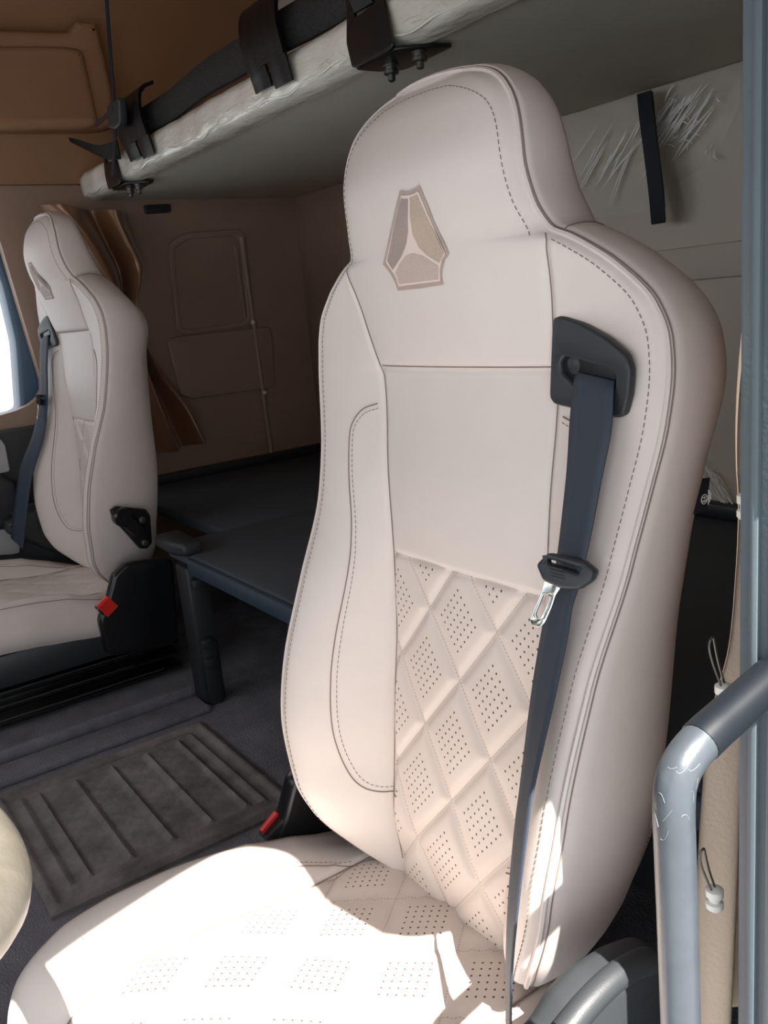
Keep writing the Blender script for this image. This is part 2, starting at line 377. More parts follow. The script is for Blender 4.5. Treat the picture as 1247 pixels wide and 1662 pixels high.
# ---- cushion
CP = [(-.565, -.690), (-.5, -.685), (-.38, -.682), (-.275, -.668), (-.17, -.664), (-.125, -.671), (-.098, -.688), (-.087, -.722), (-.088, -.765), (-.10, -.825)]
CX = [(0, 0.003), (.05, .002), (.10, 0), (.138, -.003), (.1455, -.006), (.153, -.001), (.17, .012), (.195, .027), (.215, .033), (.232, .029), (.248, .012), (.258, -.014), (.263, -.036), (.260, -.056), (.250, -.072)]
def cushion_arrays():
    prof = smooth_pts(CP, 120); T = np.gradient(prof, axis=0); T /= np.linalg.norm(T, axis=1)[:, None]; Nn = np.stack([-T[:, 1], T[:, 0]], 1)
    cx = smooth_pts(CX, 70); half = cx; full = np.concatenate([np.stack([-half[::-1, 0], half[::-1, 1]], 1), half[1:]]); nc = len(full)
    V = np.zeros((120, nc, 3)); UV = np.zeros((120, nc, 2))
    ww = np.interp(prof[:, 0], [-.6, -.26, -.19, -.14, -.10, -.075], [1, 1, .98, .945, .89, .80])
    arc = np.concatenate([[0], np.cumsum(np.linalg.norm(np.diff(prof, axis=0), axis=1))])
    for i in range(120):
        for j in range(nc):
            dx, o = full[j]; dx2 = dx*ww[i]
            u = dx/.112; v = (arc[i]-.095)/.138; p, q = u+v+.5, u-v+.5; UV[i, j] = (p, q)
            g = 0
            if abs(dx) < .1455 and arc[i] < .43:
                dd = min(.5-abs(p-math.floor(p)-.5), .5-abs(q-math.floor(q)-.5))*.087; g = .004*math.exp(-(dd/.006)**2)-.002*min(1, dd/.03)
            o2 = o-g
            pass
            o2 = o2 if abs(dx) < .15 else (o2*float(np.interp(prof[i, 0], [-.565, -.50, -.44, -.36], [-.2, .15, .5, 1.0])) if o2 > 0 else o2) - float(np.interp(prof[i, 0], [-.565, -.50, -.43, -.36], [.035, .022, .006, 0]))*min(1, (abs(dx)-.15)/.06)
            if 0: dn = np.array([0, -1.]) if prof[i, 0] < -.1 else Nn[i]*-1
            V[i, j] = (dx2, prof[i, 0]+Nn[i, 0]*o2, prof[i, 1]+Nn[i, 1]*o2)
    return V, UV, full, arc
CV, CUV, CFULL, CARC = cushion_arrays()

def build_seat(name, m, Xc, dy, dz, pitch, far, **kw):
    """m=+1: belt on the low-x side. returns root, frame function"""
    def tf(V):
        V = np.asarray(V, float); return np.stack([Xc+m*V[:, 0], V[:, 1]+dy, V[:, 2]+dz], 1)
    def fl(Fc): return [f[::-1] for f in Fc] if m < 0 else Fc
    def put(nm, V, Fc, mt, parent, **k): return mesh(nm, tf(V), fl(Fc), mt, parent, **k)
    def putb(nm, mb, mt, parent, **k): return mesh(nm, tf(mb.V), fl(mb.F), mt, parent, mi=mb.M, sharp=k.pop('sharp', 40), **k)
    base = -.917+dz
    root = empty(name, (Xc, -.32+dy, base), **kw)
    piv = np.array([Xc, -.5+dy, -.66+dz])
    # backrest shell (sides and rear) with its side seam and zip edge
    sh = MB(); sh.add(BSV, BSF, 0)
    for sg in (-1, 1):
        i = min(range(len(BPER)), key=lambda k: abs(BPER[k, 2]-.040)+(0 if BPER[k, 0]*sg > 0 else 9)); nn = len(BPER)
        sh.tube([BSV[k*nn+i]+np.array([BNRM[i, 0], 0, BNRM[i, 1]])*.0004 for k in range(0, 12)], .0006, 5, 1)
    ptsw = [BSV[1*len(BPER)+i]+np.array([BNRM[i, 0], 0, BNRM[i, 1]])*.0008 for i in range(len(BPER))]
    sh.tube(ptsw, .0007, 5, 1, closed=True)
    zp = []
    for z in np.linspace(-.52, -.655, 14): zp.append((-float(hz(z))+.022, float(sip(z, T_yr))+.006, z))
    sh.ribbon(zp, [(p[0]+.002, p[1]-.010, p[2]) for p in zp], .0015, 0); dashes(sh, [(p[0]-.0012, p[1]-.004, p[2]) for p in zp], .0008, .003, .002, 1)
    back = putb('backrest', sh, [leather_side, thread], root, origin=piv, rot=(pitch, 0, 0))
    # front covers
    V, Fc, _ = sub(BREG['head'], BFLAT); hd = MB(); hd.add(V, Fc, 0)
    def edge_line(z0, z1, sg, ins, n=140):
        zz = np.linspace(z0, z1, n); return on_front(np.stack([sg*(hz(zz)-ins), zz], 1))
    top_i = [i for i in range(len(BPER)) if BPER[i, 2] > .047]
    tl = np.stack([BPER[top_i, 0]-BNRM[top_i, 0]*.012, BPER[top_i, 2]-BNRM[top_i, 1]*.012], 1)
    for _ in range(30): tl[1:-1] = (tl[:-2]+2*tl[1:-1]+tl[2:])/4
    dashes(hd, on_front(tl), mi=1)
    s1 = np.linspace(-1, 1, 60)*float(sz(ZS1)); hd.tube(on_front(np.stack([s1, np.full(60, ZS1+.002)], 1), .0012), .0006, 5, 1)
    putb('head_panel', hd, [leather, thread], back, sharp=60)
    V, Fc, _ = sub(BREG['back'], BFLAT); put('back_panel', V, Fc, leather, back)
    V, Fc, ix = sub(BREG['quilt'], BFLAT); p, q = lattice(V[:, 0], V[:, 2])
    put('quilted_panel', V, Fc, quilt, back, uv=np.stack([p, q], 1), label='diamond-quilted perforated leather panel')
    curve_px = [(613, 655), (590, 664), (575, 682), (568, 707), (567, 771), (571, 860), (566, 924), (546, 1028), (537, 1120), (544, 1200), (566, 1253), (598, 1281), (644, 1293)]
    cl = smooth_pts([surf(q_) for q_ in curve_px], 120)
    for key, sg in (('bolL', -1), ('bolR', 1)):
        V, Fc, _ = sub(BREG[key], BFLAT); bo = MB(); bo.add(V, Fc, 0)
        dashes(bo, edge_line(-.66, .036, sg, .013, 200), mi=1)
        zz = np.linspace(-.67, .042, 120); bo.tube(on_front(np.stack([sg*sz(zz), zz], 1), .0018), .0006, 5, 1)
        lp = np.stack([sg*cl[:, 0], cl[:, 2]], 1); bo.tube(on_front(lp, .0006), .0008, 5, 1)
        tg = np.gradient(lp, axis=0); tg /= np.linalg.norm(tg, axis=1)[:, None]; nm2 = np.stack([-tg[:, 1], tg[:, 0]], 1)*(1 if sg > 0 else -1)
        dashes(bo, on_front(lp-nm2*.0055, .0006), mi=1)
        putb('side_bolster', bo, [leather, thread], back, sharp=60)
    # welt
    w = MB(); w.tube([p_+np.array([BNRM[i, 0]*.001, .0005, BNRM[i, 1]*.001]) for i, p_ in enumerate(BPER)], .0026, 6, 0, closed=True)
    putb('welt', w, [leather], back)
    # emblem
    z6 = lambda L_: [(580+a/6.235, 280+b/6.235) for a, b in L_]
    outer = [(440, 178), (490, 190), (540, 186), (590, 162), (638, 126), (740, 375), (840, 610), (938, 822), (895, 880), (868, 980), (863, 1060), (880, 1135), (650, 1172), (418, 1196), (388, 1110), (340, 1020), (268, 928), (350, 560)]
    inner = [(455, 236), (540, 230), (590, 212), (628, 190), (720, 410), (905, 822), (870, 880), (850, 980), (852, 1098), (640, 1125), (432, 1152), (402, 1060), (355, 985), (300, 905), (375, 570)]
    left = [(458, 262), (530, 268), (526, 480), (530, 600), (512, 720), (462, 850), (375, 985), (318, 895), (385, 560)]
    right = [(548, 252), (622, 222), (745, 500), (893, 815), (845, 915), (720, 840), (640, 760), (577, 630), (549, 450)]
    bot = [(402, 1015), (440, 930), (500, 850), (545, 826), (590, 820), (680, 845), (835, 945), (836, 1082), (640, 1105), (440, 1130), (420, 1060)]
    lc = 0.0
    em = MB()
    for k, (lp, off) in enumerate(((outer, .0004), (inner, .0009), (left, .0013), (right, .0013), (bot, .0013))):
        V, Fc = drape(z6(lp), off=off+.0006); em.add(V, Fc, k)
    putb('emblem', em, [emA, emB, emC, emD, emE], back, label='embroidered emblem of three curved panels in a pointed outline')
    # belt guide
    gz = [(902, 516), (916, 511), (950, 524), (990, 547), (1020, 573), (1029, 598), (1026, 640), (1018, 672), (1008, 678), (960, 668), (905, 656), (897, 644), (899, 590)]
    hole = [(921, 577), (945, 583), (975, 592), (998, 596), (1006, 610), (1003, 634), (990, 646), (958, 640), (934, 620), (917, 604), (914, 587)]
    c0 = surf((960, 600)); nn = np.cross(surf((900, 640))-surf((1020, 640)), surf((960, 520))-surf((960, 660))); nn /= np.linalg.norm(nn)
    if nn[1] < 0: nn = -nn
    pc = c0+nn*.004+np.array([XC, 0, 0])
    pl = lambda L_: [onpl(q_, pc, nn)-np.array([XC, 0, 0]) for q_ in L_]
    ux = np.cross(nn, [0, 0, 1.]); uy = np.cross(nn, ux)
    gd = MB(); gd.plate([rounded(pl(gz), .5, 3), rounded(pl(hole), .6, 3)], pc-np.array([XC, 0, 0]), ux, uy, .009, .003, 0)
    gd.plate([pl([(905, 565), (1015, 585), (1012, 660), (905, 645)])], pc-np.array([XC, 0, 0])-nn*.0005, ux, uy, .002, .0003, 1)
    gd.lathe(pl([(932, 592)])[0]-nn*.004, nn, [(.009, 0), (.009, .004), (.006, .006)], 16, 0)
    putb('belt_guide', gd, [blackp, blackg], back, label='black plastic belt guide')
    # label tag on the rear edge
    X0 = .444
    tgp = [onx(q_, X0)-np.array([XC, 0, 0]) for q_ in [(1128, 778), (1152, 775), (1147, 828), (1122, 836)]]
    tg = MB(); tg.plate([tgp], tgp[0], (0, 1, 0), (0, 0, 1), .0012, .0003, 0)
    cen = sum(tgp)/4+np.array([-.001, -.004, -.004]); rr = .0042
    tg.tube([cen+np.array([0, rr*math.cos(a), rr*math.sin(a)]) for a in np.linspace(0, 2*math.pi, 20)[:-1]], .0004, 5, 1, closed=True)
    seg = lambda y0, z0, y1, z1: tg.tube([cen+np.array([0, y0, z0])*.001, cen+np.array([0, (y0+y1)/2, (z0+z1)/2])*.001, cen+np.array([0, y1, z1])*.001], .00035, 4, 1)
    seg(-2, -2.2, 2, -2.2); seg(-2, -2.2, -2, -.5); seg(0, -2.2, 0, -.7); seg(2, -2.2, 2, -.5)          # E, turned on its side
    seg(-2, 1.8, 2, 1.8); seg(2, 1.8, -.4, .4); seg(-.6, .2, -.6, 2.6)                                     # 4
    for k in range(3): seg(-6-1.6*k, -6+k*2, -6-1.6*k, 7-k)
    putb('label_tag', tg, [blackstrap, whitep], back, label='black approval label with white E4 mark')
    # cushion
    nt, nc = CV.shape[:2]; flat = CV.reshape(-1, 3); qf, sf = [], []
    for i in range(nt-1):
        for j in range(nc-1):
            f = (i*nc+j, (i+1)*nc+j, (i+1)*nc+j+1, i*nc+j+1)[::-1]; xm = abs((CFULL[j, 0]+CFULL[j+1, 0])/2)
            (qf if xm < .1455 and CARC[i] < .43 else sf).append(f)
    cu = MB(); V, Fc, _ = sub(sf, flat); cu.add(V, Fc, 0)
    def on_cush(dx, t):  # nearest column/row
        j = int(np.argmin(abs(CFULL[:, 0]-dx))); i = int(np.argmin(abs(CARC-t))); return CV[i, j]+np.array([0, 0, .0008])
    for sg in (-1, 1):
        cu.tube([on_cush(sg*.1455, t)+np.array([0, 0, .001]) for t in np.linspace(.0, .5, 50)], .0008, 5, 1)
        arcs = smooth_pts([(.146, .10), (.165, .135), (.18, .18), (.185, .26), (.185, .42)], 50)
        for o_ in (0, .006):
            pts = np.array([on_cush(sg*(a+o_), b) for a, b in arcs])
            for _ in range(3): pts[1:-1] = (pts[:-2]+2*pts[1:-1]+pts[2:])/4
            (dashes(cu, pts, mi=1) if o_ else cu.tube(pts, .0007, 5, 1))
        pts = np.array([on_cush(sg*.238, t) for t in np.linspace(.03, .55, 60)]); cu.tube(pts, .0008, 5, 1)
    cush = putb('seat_cushion', cu, [leather, thread], root, sharp=60)
    V, Fc, ix = sub(qf, flat); put('quilted_panel', V, Fc, quilt, cush, uv=CUV.reshape(-1, 2)[ix], label='diamond-quilted perforated leather panel')
    pp = MB(); pp.tube(smooth_pts([(-.15, -.535, -.683), (-.10, -.54, -.683), (0, -.542, -.681), (.10, -.54, -.683), (.15, -.535, -.683)], 30), .0065, 10, 0)
    putb('rear_piping', pp, [piping_m], cush, label='mauve grey piping roll')
    # seat pan and suspension
    pan = MB(); pan.box((-.252, -.57, -.815), (.252, -.125, -.735), 0, .015)
    putb('seat_pan', pan, [blackp], root)
    su = MB(); su.box((-.20, -.52, -.917), (.20, -.12, -.80), 0, .01)
    for k, z in enumerate((-.80, -.83, -.86, -.895)): su.box((-.235, -.60, z-.009), (.235, .02, z+.003), 0, .004, 1)
    sus = putb('suspension_base', su, [blackg], root)
    for k, (z, y0, y1) in enumerate(((-.793, -.45, -.02), (-.825, -.52, .02), (-.856, -.48, .02), (-.888, -.55, .02))):
        r_ = MB(); r_.box((.236, y0, z-.002), (.240, y1, z+.0025), 0, .001, 1); putb('slide_rail', r_, [darksteel], sus)
    # outboard recliner cover
    oc = [(845, 1700), (880, 1662), (905, 1618), (945, 1576), (1000, 1541), (1040, 1527), (1066, 1534), (1072, 1600), (1072, 1760), (850, 1760)]
    P0 = [onx(q_, .405)-np.array([XC, 0, 0]) for q_ in oc]
    cv = MB(); cv.plate([rounded(P0, .35, 4)], np.array([-.290, -.45, -.6]), (0, 1, 0), (0, 0, 1), .044, .015, 0)
    rg = [onx(q_, .378)-np.array([XC, 0, 0]) for q_ in [(930, 1690), (965, 1645), (1010, 1600), (1050, 1575), (1068, 1570)]]
    cv.tube(smooth_pts(rg, 20)+np.array([.009, 0, 0]), .011, 10, 0)
    putb('side_cover', cv, [greyp], root)
    # inboard side cover
    ic = [(-.60, -.606), (-.49, -.593), (-.455, -.615), (-.435, -.66), (-.405, -.71), (-.41, -.80), (-.58, -.82)]
    P0 = [np.array([.272, a, b]) for a, b in ic]
    cv = MB(); cv.plate([rounded(P0, .3, 4)], P0[0], (0, 1, 0), (0, 0, 1), .03, .008, 0); putb('side_cover', cv, [blackg], root)
    # buckle: leans forward on a short stalk
    ob = np.array([.273, -.450, -.712]); fw = np.array([0, .55, .83]); fw /= np.linalg.norm(fw); sd = np.array([1., 0, 0]); up = np.cross(fw, sd)
    bk = MB(); bx = []
    for e, hw, ht in ((-.06, .010, .007), (-.02, .016, .011), (.0, .020, .013), (.045, .0205, .0135), (.05, .0185, .0115)):
        for a, b in ((-1, -1), (1, -1), (1, 1), (-1, 1)): bx.append(ob+fw*e+sd*a*ht+up*b*hw)
    bk.add(bx, [(4*k+i, 4*k+(i+1) % 4, 4*k+4+(i+1) % 4, 4*k+4+i) for k in range(4) for i in range(4)]+[(3, 2, 1, 0), (16, 17, 18, 19)])
    bo = putb('belt_buckle', bk, [blackg], root, smooth=False)
    rb = MB(); rx = []
    for e, hw, ht in ((.020, .0165, .0145), (.051, .0165, .0145), (.055, .015, .009)):
        for a, b in ((.1, -1), (1, -1), (1, 1), (.1, 1)): rx.append(ob+fw*e+sd*a*ht+up*b*hw)
    rb.add(rx, [(4*k+i, 4*k+(i+1) % 4, 4*k+4+(i+1) % 4, 4*k+4+i) for k in range(2) for i in range(4)]+[(3, 2, 1, 0), (8, 9, 10, 11)])
    putb('release_button', rb, [redp], bo, smooth=False, label='red release button')
    return root, back, tf, fl, piv

seat1, back1, tf1, fl1, piv1 = build_seat('driver_seat', 1, XC, 0, 0, 0, False, label='large beige leather seat with embroidered emblem nearest the door opening, sunlit cushion', cat='seat', group='cab seats')
FX, FDY, FDZ, FP = 2.192, -.083, .067, -.062
seat2, back2, tf2, fl2, piv2 = build_seat('passenger_seat', -1, FX, FDY, FDZ, FP, True, label='beige leather seat across the cab, seen side-on before the bronze curtain', cat='seat', group='cab seats')
# armrest bracket on the far seat's inner side
ab = MB(); Xs = FX-.262
R3 = np.array(Euler((FP, 0, 0)).to_matrix())
def unp(p): return piv2+R3.T@(np.asarray(p)-piv2)          # undo the backrest's lean so that the child lands in place
bp = [unp(onx(q, Xs)) for q in [(178, 828), (188, 821), (236, 826), (243, 836), (246, 880), (238, 890), (226, 890), (183, 842)]]
ab.plate([rounded(bp, .22, 4)], bp[0], (0, 1, 0), (0, 0, 1), .016, .005, 0)
pv = unp(onx((196, 838), Xs)); ab.lathe(pv, (-1, 0, 0), [(.022, 0), (.022, .022), (.018, .026)], 20, 0)
pv2 = unp(onx((222, 862), Xs)); ab.tube([pv+np.array([-.012, 0, 0]), pv2+np.array([-.01, 0, 0])], .016, 10, 0)
for q in ((229, 843), (233, 880)): ab.lathe(unp(onx(q, Xs)), (-1, 0, 0), [(.008, 0), (.008, .012), (.004, .013)], 12, 1)
ab.out('armrest_bracket', [blackg, darksteel], back2, label='black armrest bracket without its armrest')

# ------------------------------------------------------------------ seat belts
def seat_belt(tf, fl, piv, pitch, label):
    L_px = [(938, 604), (932, 622), (926, 680), (921, 760), (914, 830), (907, 890), (901, 930), (890, 985), (881, 1020), (864, 1121), (845, 1275), (836, 1345), (826, 1460), (822, 1560), (822, 1640), (823, 1720)]
    R_px = [(998, 618), (996, 640), (992, 700), (976, 780), (961, 860), (951, 905), (940, 950), (929, 985), (921, 1035), (901, 1130), (868, 1275), (857, 1345), (843, 1460), (833, 1560), (830, 1640), (830, 1720)]
    offs = [.0058, .0105, .015, .018, .018, .018, .018, .018, .018, .018, .018, .02, .03, .045, .06, .07]
    LL, RR = [], []
    for i, (a, b) in enumerate(zip(L_px, R_px)):
        pl = surf(a, offs[i])+np.array([XC, 0, 0])
        if i > 11:                        # lower run: beside the cushion, clear of the bolster
            d = ray(*a); pl = d*((LL[-1]+np.array([XC, 0, 0]))@CF/ (d@CF))
            d = ray(*a); pl = d*(max(.60, (LL[-1]+np.array([XC, 0, 0]))@CF-.004)/(d@CF))
        d = ray(*b); d = d/np.linalg.norm(d); t0 = pl@d; perp = np.linalg.norm(pl-d*t0); wd = .046
        if i < 6: pr = surf(b, offs[i]+.002)+np.array([XC, 0, 0])
        else:
            f = min(1, (i-5)/3); full = d*(t0-math.sqrt(max(0, wd*wd-perp*perp)))
            s0 = surf(b, offs[i])+np.array([XC, 0, 0]) if i <= 11 else full
            pr = s0*(1-f)+full*f
        LL.append(pl-np.array([XC, 0, 0])); RR.append(pr-np.array([XC, 0, 0]))
    LL = smooth_pts(LL, 90); RR = smooth_pts(RR, 90)
    root = empty('seat_belt', piv, label=label, cat='seat belt', group='seat belts'); root.rotation_euler = (pitch, 0, 0)
    mb = MB(); mb.ribbon(LL, RR, .0014, 0)
    mesh('webbing', tf(mb.V), fl(mb.F), webm, root)
    # tongue
    c0 = surf((920, 925), .026)+np.array([XC, 0, 0]); nn = -ray(920, 925); nn = nn/np.linalg.norm(nn)+np.array([0, .75, .1]); nn /= np.linalg.norm(nn)
    pl = lambda L_, o=0: [onpl(q, c0+nn*o, nn)-np.array([XC, 0, 0]) for q in L_]
    ux = np.cross(nn, [0, 0, 1.]); uy = np.cross(nn, ux); lc = c0-np.array([XC, 0, 0])
    g = MB()
    g.plate([rounded(pl([(873, 916), (892, 897), (912, 900), (950, 908), (972, 926), (966, 942), (943, 957), (912, 955), (884, 942)]), .45, 4), rounded(pl([(893, 907), (945, 921), (942, 929), (894, 913)]), .3, 2)], lc, ux, uy, .013, .004, 0)
    for k in range(4):
        a, b = pl([(891+k*1.5, 919+k*5.5), (914+k*.5, 925+k*5.2)], .0072); g.tube([a, (a+b)/2, b], .0005, 5, 1)
    to = mesh('tongue_grip', tf(g.V), fl(g.F), [blackp, greyp], root, mi=g.M, sharp=40, label='black plastic tongue grip')
    p = MB()
    p.plate([rounded(pl([(885, 941), (912, 953), (903, 966), (897, 985), (886, 1010), (878, 1018), (865, 1015), (861, 1006), (872, 980), (880, 962)]), .4, 4), rounded(pl([(884, 963), (892, 966), (890, 980), (880, 1001), (873, 1003), (870, 997), (877, 980)]), .5, 4)], lc, ux, uy, .0028, .0006, 0)
    mesh('latch_plate', tf(p.V), fl(p.F), chrome, to, label='bright steel latch plate with a slot')
    return root
seat_belt(tf1, fl1, piv1, 0, 'navy belt with bright steel tongue hanging down the large emblem seat by the door')
seat_belt(tf2, fl2, piv2, FP, 'navy belt hanging beside the far window on the seat across the cab')

# ------------------------------------------------------------------ cab shell
XW, YR, ZT = 2.6, -1.531, 1.02            # far wall, rear wall, roof
def quadbox(name, a, b, m, **kw):
    mb = MB(); mb.box(a, b, 0, kw.pop('bev', 0)); return mb.out(name, m, kind=kw.pop('kind', 'structure'), **kw)
fl_ = MB(); fl_.box((.27, YR, -1.0), (1.03, 1.0, -.92)); fl_.box((1.03, YR, -1.0), (XW, 1.0, -.85))
fl_.out('floor', carpet, kind='structure')
quadbox('ceiling', (.05, YR-.06, ZT), (XW+.1, 1.0, ZT+.05), brownw)
rw = MB(); rw.box((.2, YR-.06, -1.0), (XW+.06, YR, ZT), 0)
rw.out('wall_rear', greyw, kind='structure')
# raised band and shelf step on the rear wall
st = MB(); st.box((.27, YR, -.02), (1.615, YR+.012, .045), 0, .006); st.out('trim_3', greyw, kind='structure')
st = MB(); st.box((1.62, YR, -.49), (XW, YR+.006, .354), 0, .001); st.out('trim_7', tanw, kind='structure')  # panel added over the uniform rear wall to tone its far end brown
# far wall with window opening
def yz(q, X=XW): return onx(q, X)
wo = [np.array([XW, y, z]) for y, z in ((YR, -1.0), (1.0, -1.0), (1.0, ZT), (YR, ZT))]
yb = float(yz((62, 560))[1]); zb = float(yz((30, 672))[2]); zt_ = float(yz((8, 316))[2])
win = rounded([np.array([XW, y, z]) for y, z in ((yb, zb), (.55, zb), (.55, zt_), (yb+.07, zt_), (yb+.05, zt_-.1))], .35, 6)
wf = MB(); wf.plate([wo, win], np.array([XW+.02, 0, 0]), (0, 1, 0), (0, 0, 1), .04, .0005, 0)
wf.out('wall_right', tanw, kind='structure')
# upper headliner skin (warm brown) above the window and over the bunk, stands proud of the wall
up = MB(); zl = float(yz((120, 301), XW)[2]); up.box((XW-.02, YR, zl), (XW, 1.0, ZT), 0, .004); up.out('trim_1', brownw, kind='structure')
lk = MB()
lkp = [(-400, 40), (105, 58), (118, 40), (148, 42), (155, 60), (176, 150), (182, 214), (-400, 216)]
P = [onx(q, XW-.05) for q in lkp]; lk.plate([rounded(P, .25, 4)], P[0], (0, 1, 0), (0, 0, 1), .09, .02, 0)
P = [onx(q, XW-.08) for q in [(-400, 75), (130, 78), (160, 212), (-400, 214)]]
lk.plate([rounded(P, .2, 4)], P[0], (0, 1, 0), (0, 0, 1), .06, .02, 0)
lk.out('overhead_locker', brownw, label='brown upholstered overhead locker high on the wall above the far window', cat='locker')
# far door: dark body, frame round the glass, bright outdoors beyond
dr = MB()
fo = [np.array([XW+.10, y, z]) for y, z in ((yb-.15, -1.0), (.9, -1.0), (.9, .6), (yb-.15, .6))]
fi = rounded([onx(q, XW+.10) for q in [(28, 672), (-600, 690), (-600, 250), (-30, 380), (0, 470), (20, 556)]], .25, 5)
dr.plate([fo, fi], fo[0], (0, 1, 0), (0, 0, 1), .10, .012, 0)
door = dr.out('door_1', [framem], kind='structure')
gl = mat('window_glass', (235, 240, 240), .02, alpha=.12)
g = MB(); g.box((XW+.095, -.6, -.35), (XW+.10, .85, .5)); g.out('window_1', gl, kind='structure')
dp = MB(); dp.box((XW-.045, yb-.02, -.85), (XW, .9, zb-.035), 0, .02); tp = dp.out('trim_4', doorm, kind='structure')
P = [onx(q, XW-.05) for q in [(-200, 700), (0, 712), (8, 722), (17, 768), (-200, 775)]]
ins = MB(); ins.plate([rounded(P, .3, 4)], P[0], (0, 1, 0), (0, 0, 1), .014, .004, 0)
P = [onx(q, XW-.05) for q in [(-200, 868), (0, 859), (24, 855), (31, 866), (32, 900), (-200, 905)]]
ins.plate([rounded(P, .3, 4)], P[0], (0, 1, 0), (0, 0, 1), .014, .004, 0)
ins.out('trim_5', greycloth, kind='structure')
P = [onx(q, XW-.07) for q in [(-200, 778), (0, 770), (22, 780), (34, 810), (26, 850), (0, 858), (-200, 865)]]
ar = MB(); ar.plate([rounded(P, .35, 4)], P[0], (0, 1, 0), (0, 0, 1), .05, .015, 0)
ar.out('armrest', blackp, tp, label='black padded armrest')

fw_ = MB(); ex = lambda x, z: np.array([x, 1.0, z])
fw_.plate([[ex(.1, -1.0), ex(XW+.1, -1.0), ex(XW+.1, ZT), ex(.1, ZT)], rounded([ex(.35, -.12), ex(2.45, -.12), ex(2.35, .58), ex(.45, .58)], .2, 4)], ex(0, 0), (1, 0, 0), (0, 0, 1), .04, .002, 0)
fw_.out('wall_front', blackp, kind='structure')  # unseen front wall, added to cut the daylight reaching the far seat
# near side: pillar beside the opening, wall behind it, header over the opening
pl_ = MB(); pl_.box((.14, -.60, -1.05), (.275, -.426, .62), 0, .003)
for x in (.252, .264): pl_.box((x-.003, -.43, -1.0), (x+.003, -.4225, .60), 0, .0022)
# unseen corner plate added in the outer skin, curved to trim the sun patch
cor = smooth_pts([(-.43, -.12), (-.427, -.02), (-.415, .025), (-.37, .055), (-.335, .10), (-.305, .20), (-.297, .30), (-.285, .37), (-.24, .42), (-.17, .45)], 24)
P = [np.array([.145, y, z]) for y, z in cor]+[np.array([.145, -.16, .64]), np.array([.145, -.55, .64]), np.array([.145, -.55, -.12])]
pl_.plate([P], P[0], (0, 1, 0), (0, 0, 1), .012, .002, 0)
pl_.out('wall_left_pillar', pillarm, kind='structure')
lw = MB(); lw.box((.20, YR, -1.05), (.25, -.60, ZT)); P = [np.array([.145, y, z]) for y, z in ((-.60, .44), (-.20, .44), (-.13, .420), (0, .380), (.09, .35), (.35, .28), (1.0, .1), (1.0, ZT), (-.60, ZT))]; lw.plate([P], P[0], (0, 1, 0), (0, 0, 1), .02, .002, 0)
lw.out('wall_left', greyw, kind='structure')

# ------------------------------------------------------------------ far-wall fittings
P = [onx(q, XW-.006) for q in [(270, 548), (438, 530), (441, 545), (447, 628), (310, 648), (292, 640)]]
b = MB(); b.plate([rounded(P, .22, 5)], P[0], (0, 1, 0), (0, 0, 1), .012, .005, 0)
b.out('storage_panel', tanw, label='brown rounded storage panel on the far wall below the upper bunk', cat='panel')
ro = [onx(q, XW-.004) for q in [(272, 395), (300, 378), (385, 372), (398, 380), (412, 528), (288, 545)]]
ri = [onx(q, XW-.004) for q in [(282, 405), (304, 388), (380, 383), (389, 390), (402, 522), (294, 536)]]
b = MB(); b.plate([rounded(ro, .25, 4), rounded(ri, .25, 4)], ro[0], (0, 1, 0), (0, 0, 1), .008, .003, 0)
b.out('trim_2', tanw, kind='structure')
b = MB(); a0, a1 = onx((392, 385), XW-.006), onx((441, 740), XW-.006)
b.tube([a0*(1-t)+a1*t for t in np.linspace(0, 1, 12)], .009, 10, 0); a0, a1 = onx((382, 400), XW-.004), onx((398, 520), XW-.004)
b.tube([a0*(1-t)+a1*t for t in np.linspace(0, 1, 8)], .005, 8, 0)
rail = b.out('wall_rail', tanw, label='thin brown vertical rail on the far wall running past the storage panel', cat='rail')
for q in ((410, 523), (429, 637)):
    b = MB(); p = onx(q, XW-.02); b.lathe(p, (-1, 0, 0), [(.007, 0), (.007, .006), (.004, .009)], 12, 0); b.out('rail_clip', whitep, rail, label='white clip')
b = MB(); P = [onx(q, XW-.006) for q in [(233, 333), (276, 331), (277, 345), (236, 348)]]
b.plate([rounded(P, .3, 3)], P[0], (0, 1, 0), (0, 0, 1), .012, .003, 0)
for k in range(3):
    p0, p1 = onx((238, 337+k*3.5), XW-.014), onx((273, 335+k*3.5), XW-.014); b.tube([p0, (p0+p1)/2, p1], .0015, 5, 0)
b.out('air_vent', blackp, label='small black slotted vent on the far wall just under the upper bunk', cat='vent')

# ------------------------------------------------------------------ upper bunk
YB, ZB = -.825, .351
bunk = empty('upper_bunk', (1.43, -1.18, ZB), label='grey upper bunk with white plastic-wrapped front edge fixed above both seats', cat='bunk')
prof = [(-.862, ZB-.004), (-.845, ZB-.002), (-.832, ZB+.004), (-.826, ZB+.012), (-.823, ZB+.03), (-.822, ZB+.05), (-.825, ZB+.060), (-.838, ZB+.071), (-.88, ZB+.073)]
prof = smooth_pts(prof, 26); xs = np.concatenate([np.linspace(.27, 2.56, 90), [2.575, 2.584, 2.588]]); V = []
for k, x in enumerate(xs):
    e = max(0, (x-2.56)/.028); sh_ = e*e*.022
    for (y, z) in prof: V.append((x, y-sh_+.0015*math.sin(x*23)+.001*math.sin(x*61+z*40), z+(sh_*.7 if z < ZB+.05 else -sh_*.7)))
n = len(prof); Fc = [(i*n+j, i*n+j+1, (i+1)*n+j+1, (i+1)*n+j) for i in range(len(xs)-1) for j in range(n-1)]
Fc.append(tuple((len(xs)-1)*n+j for j in range(n)))
mesh('front_edge', V, Fc, film_white, bunk, label='white vinyl edge under clear plastic wrap')
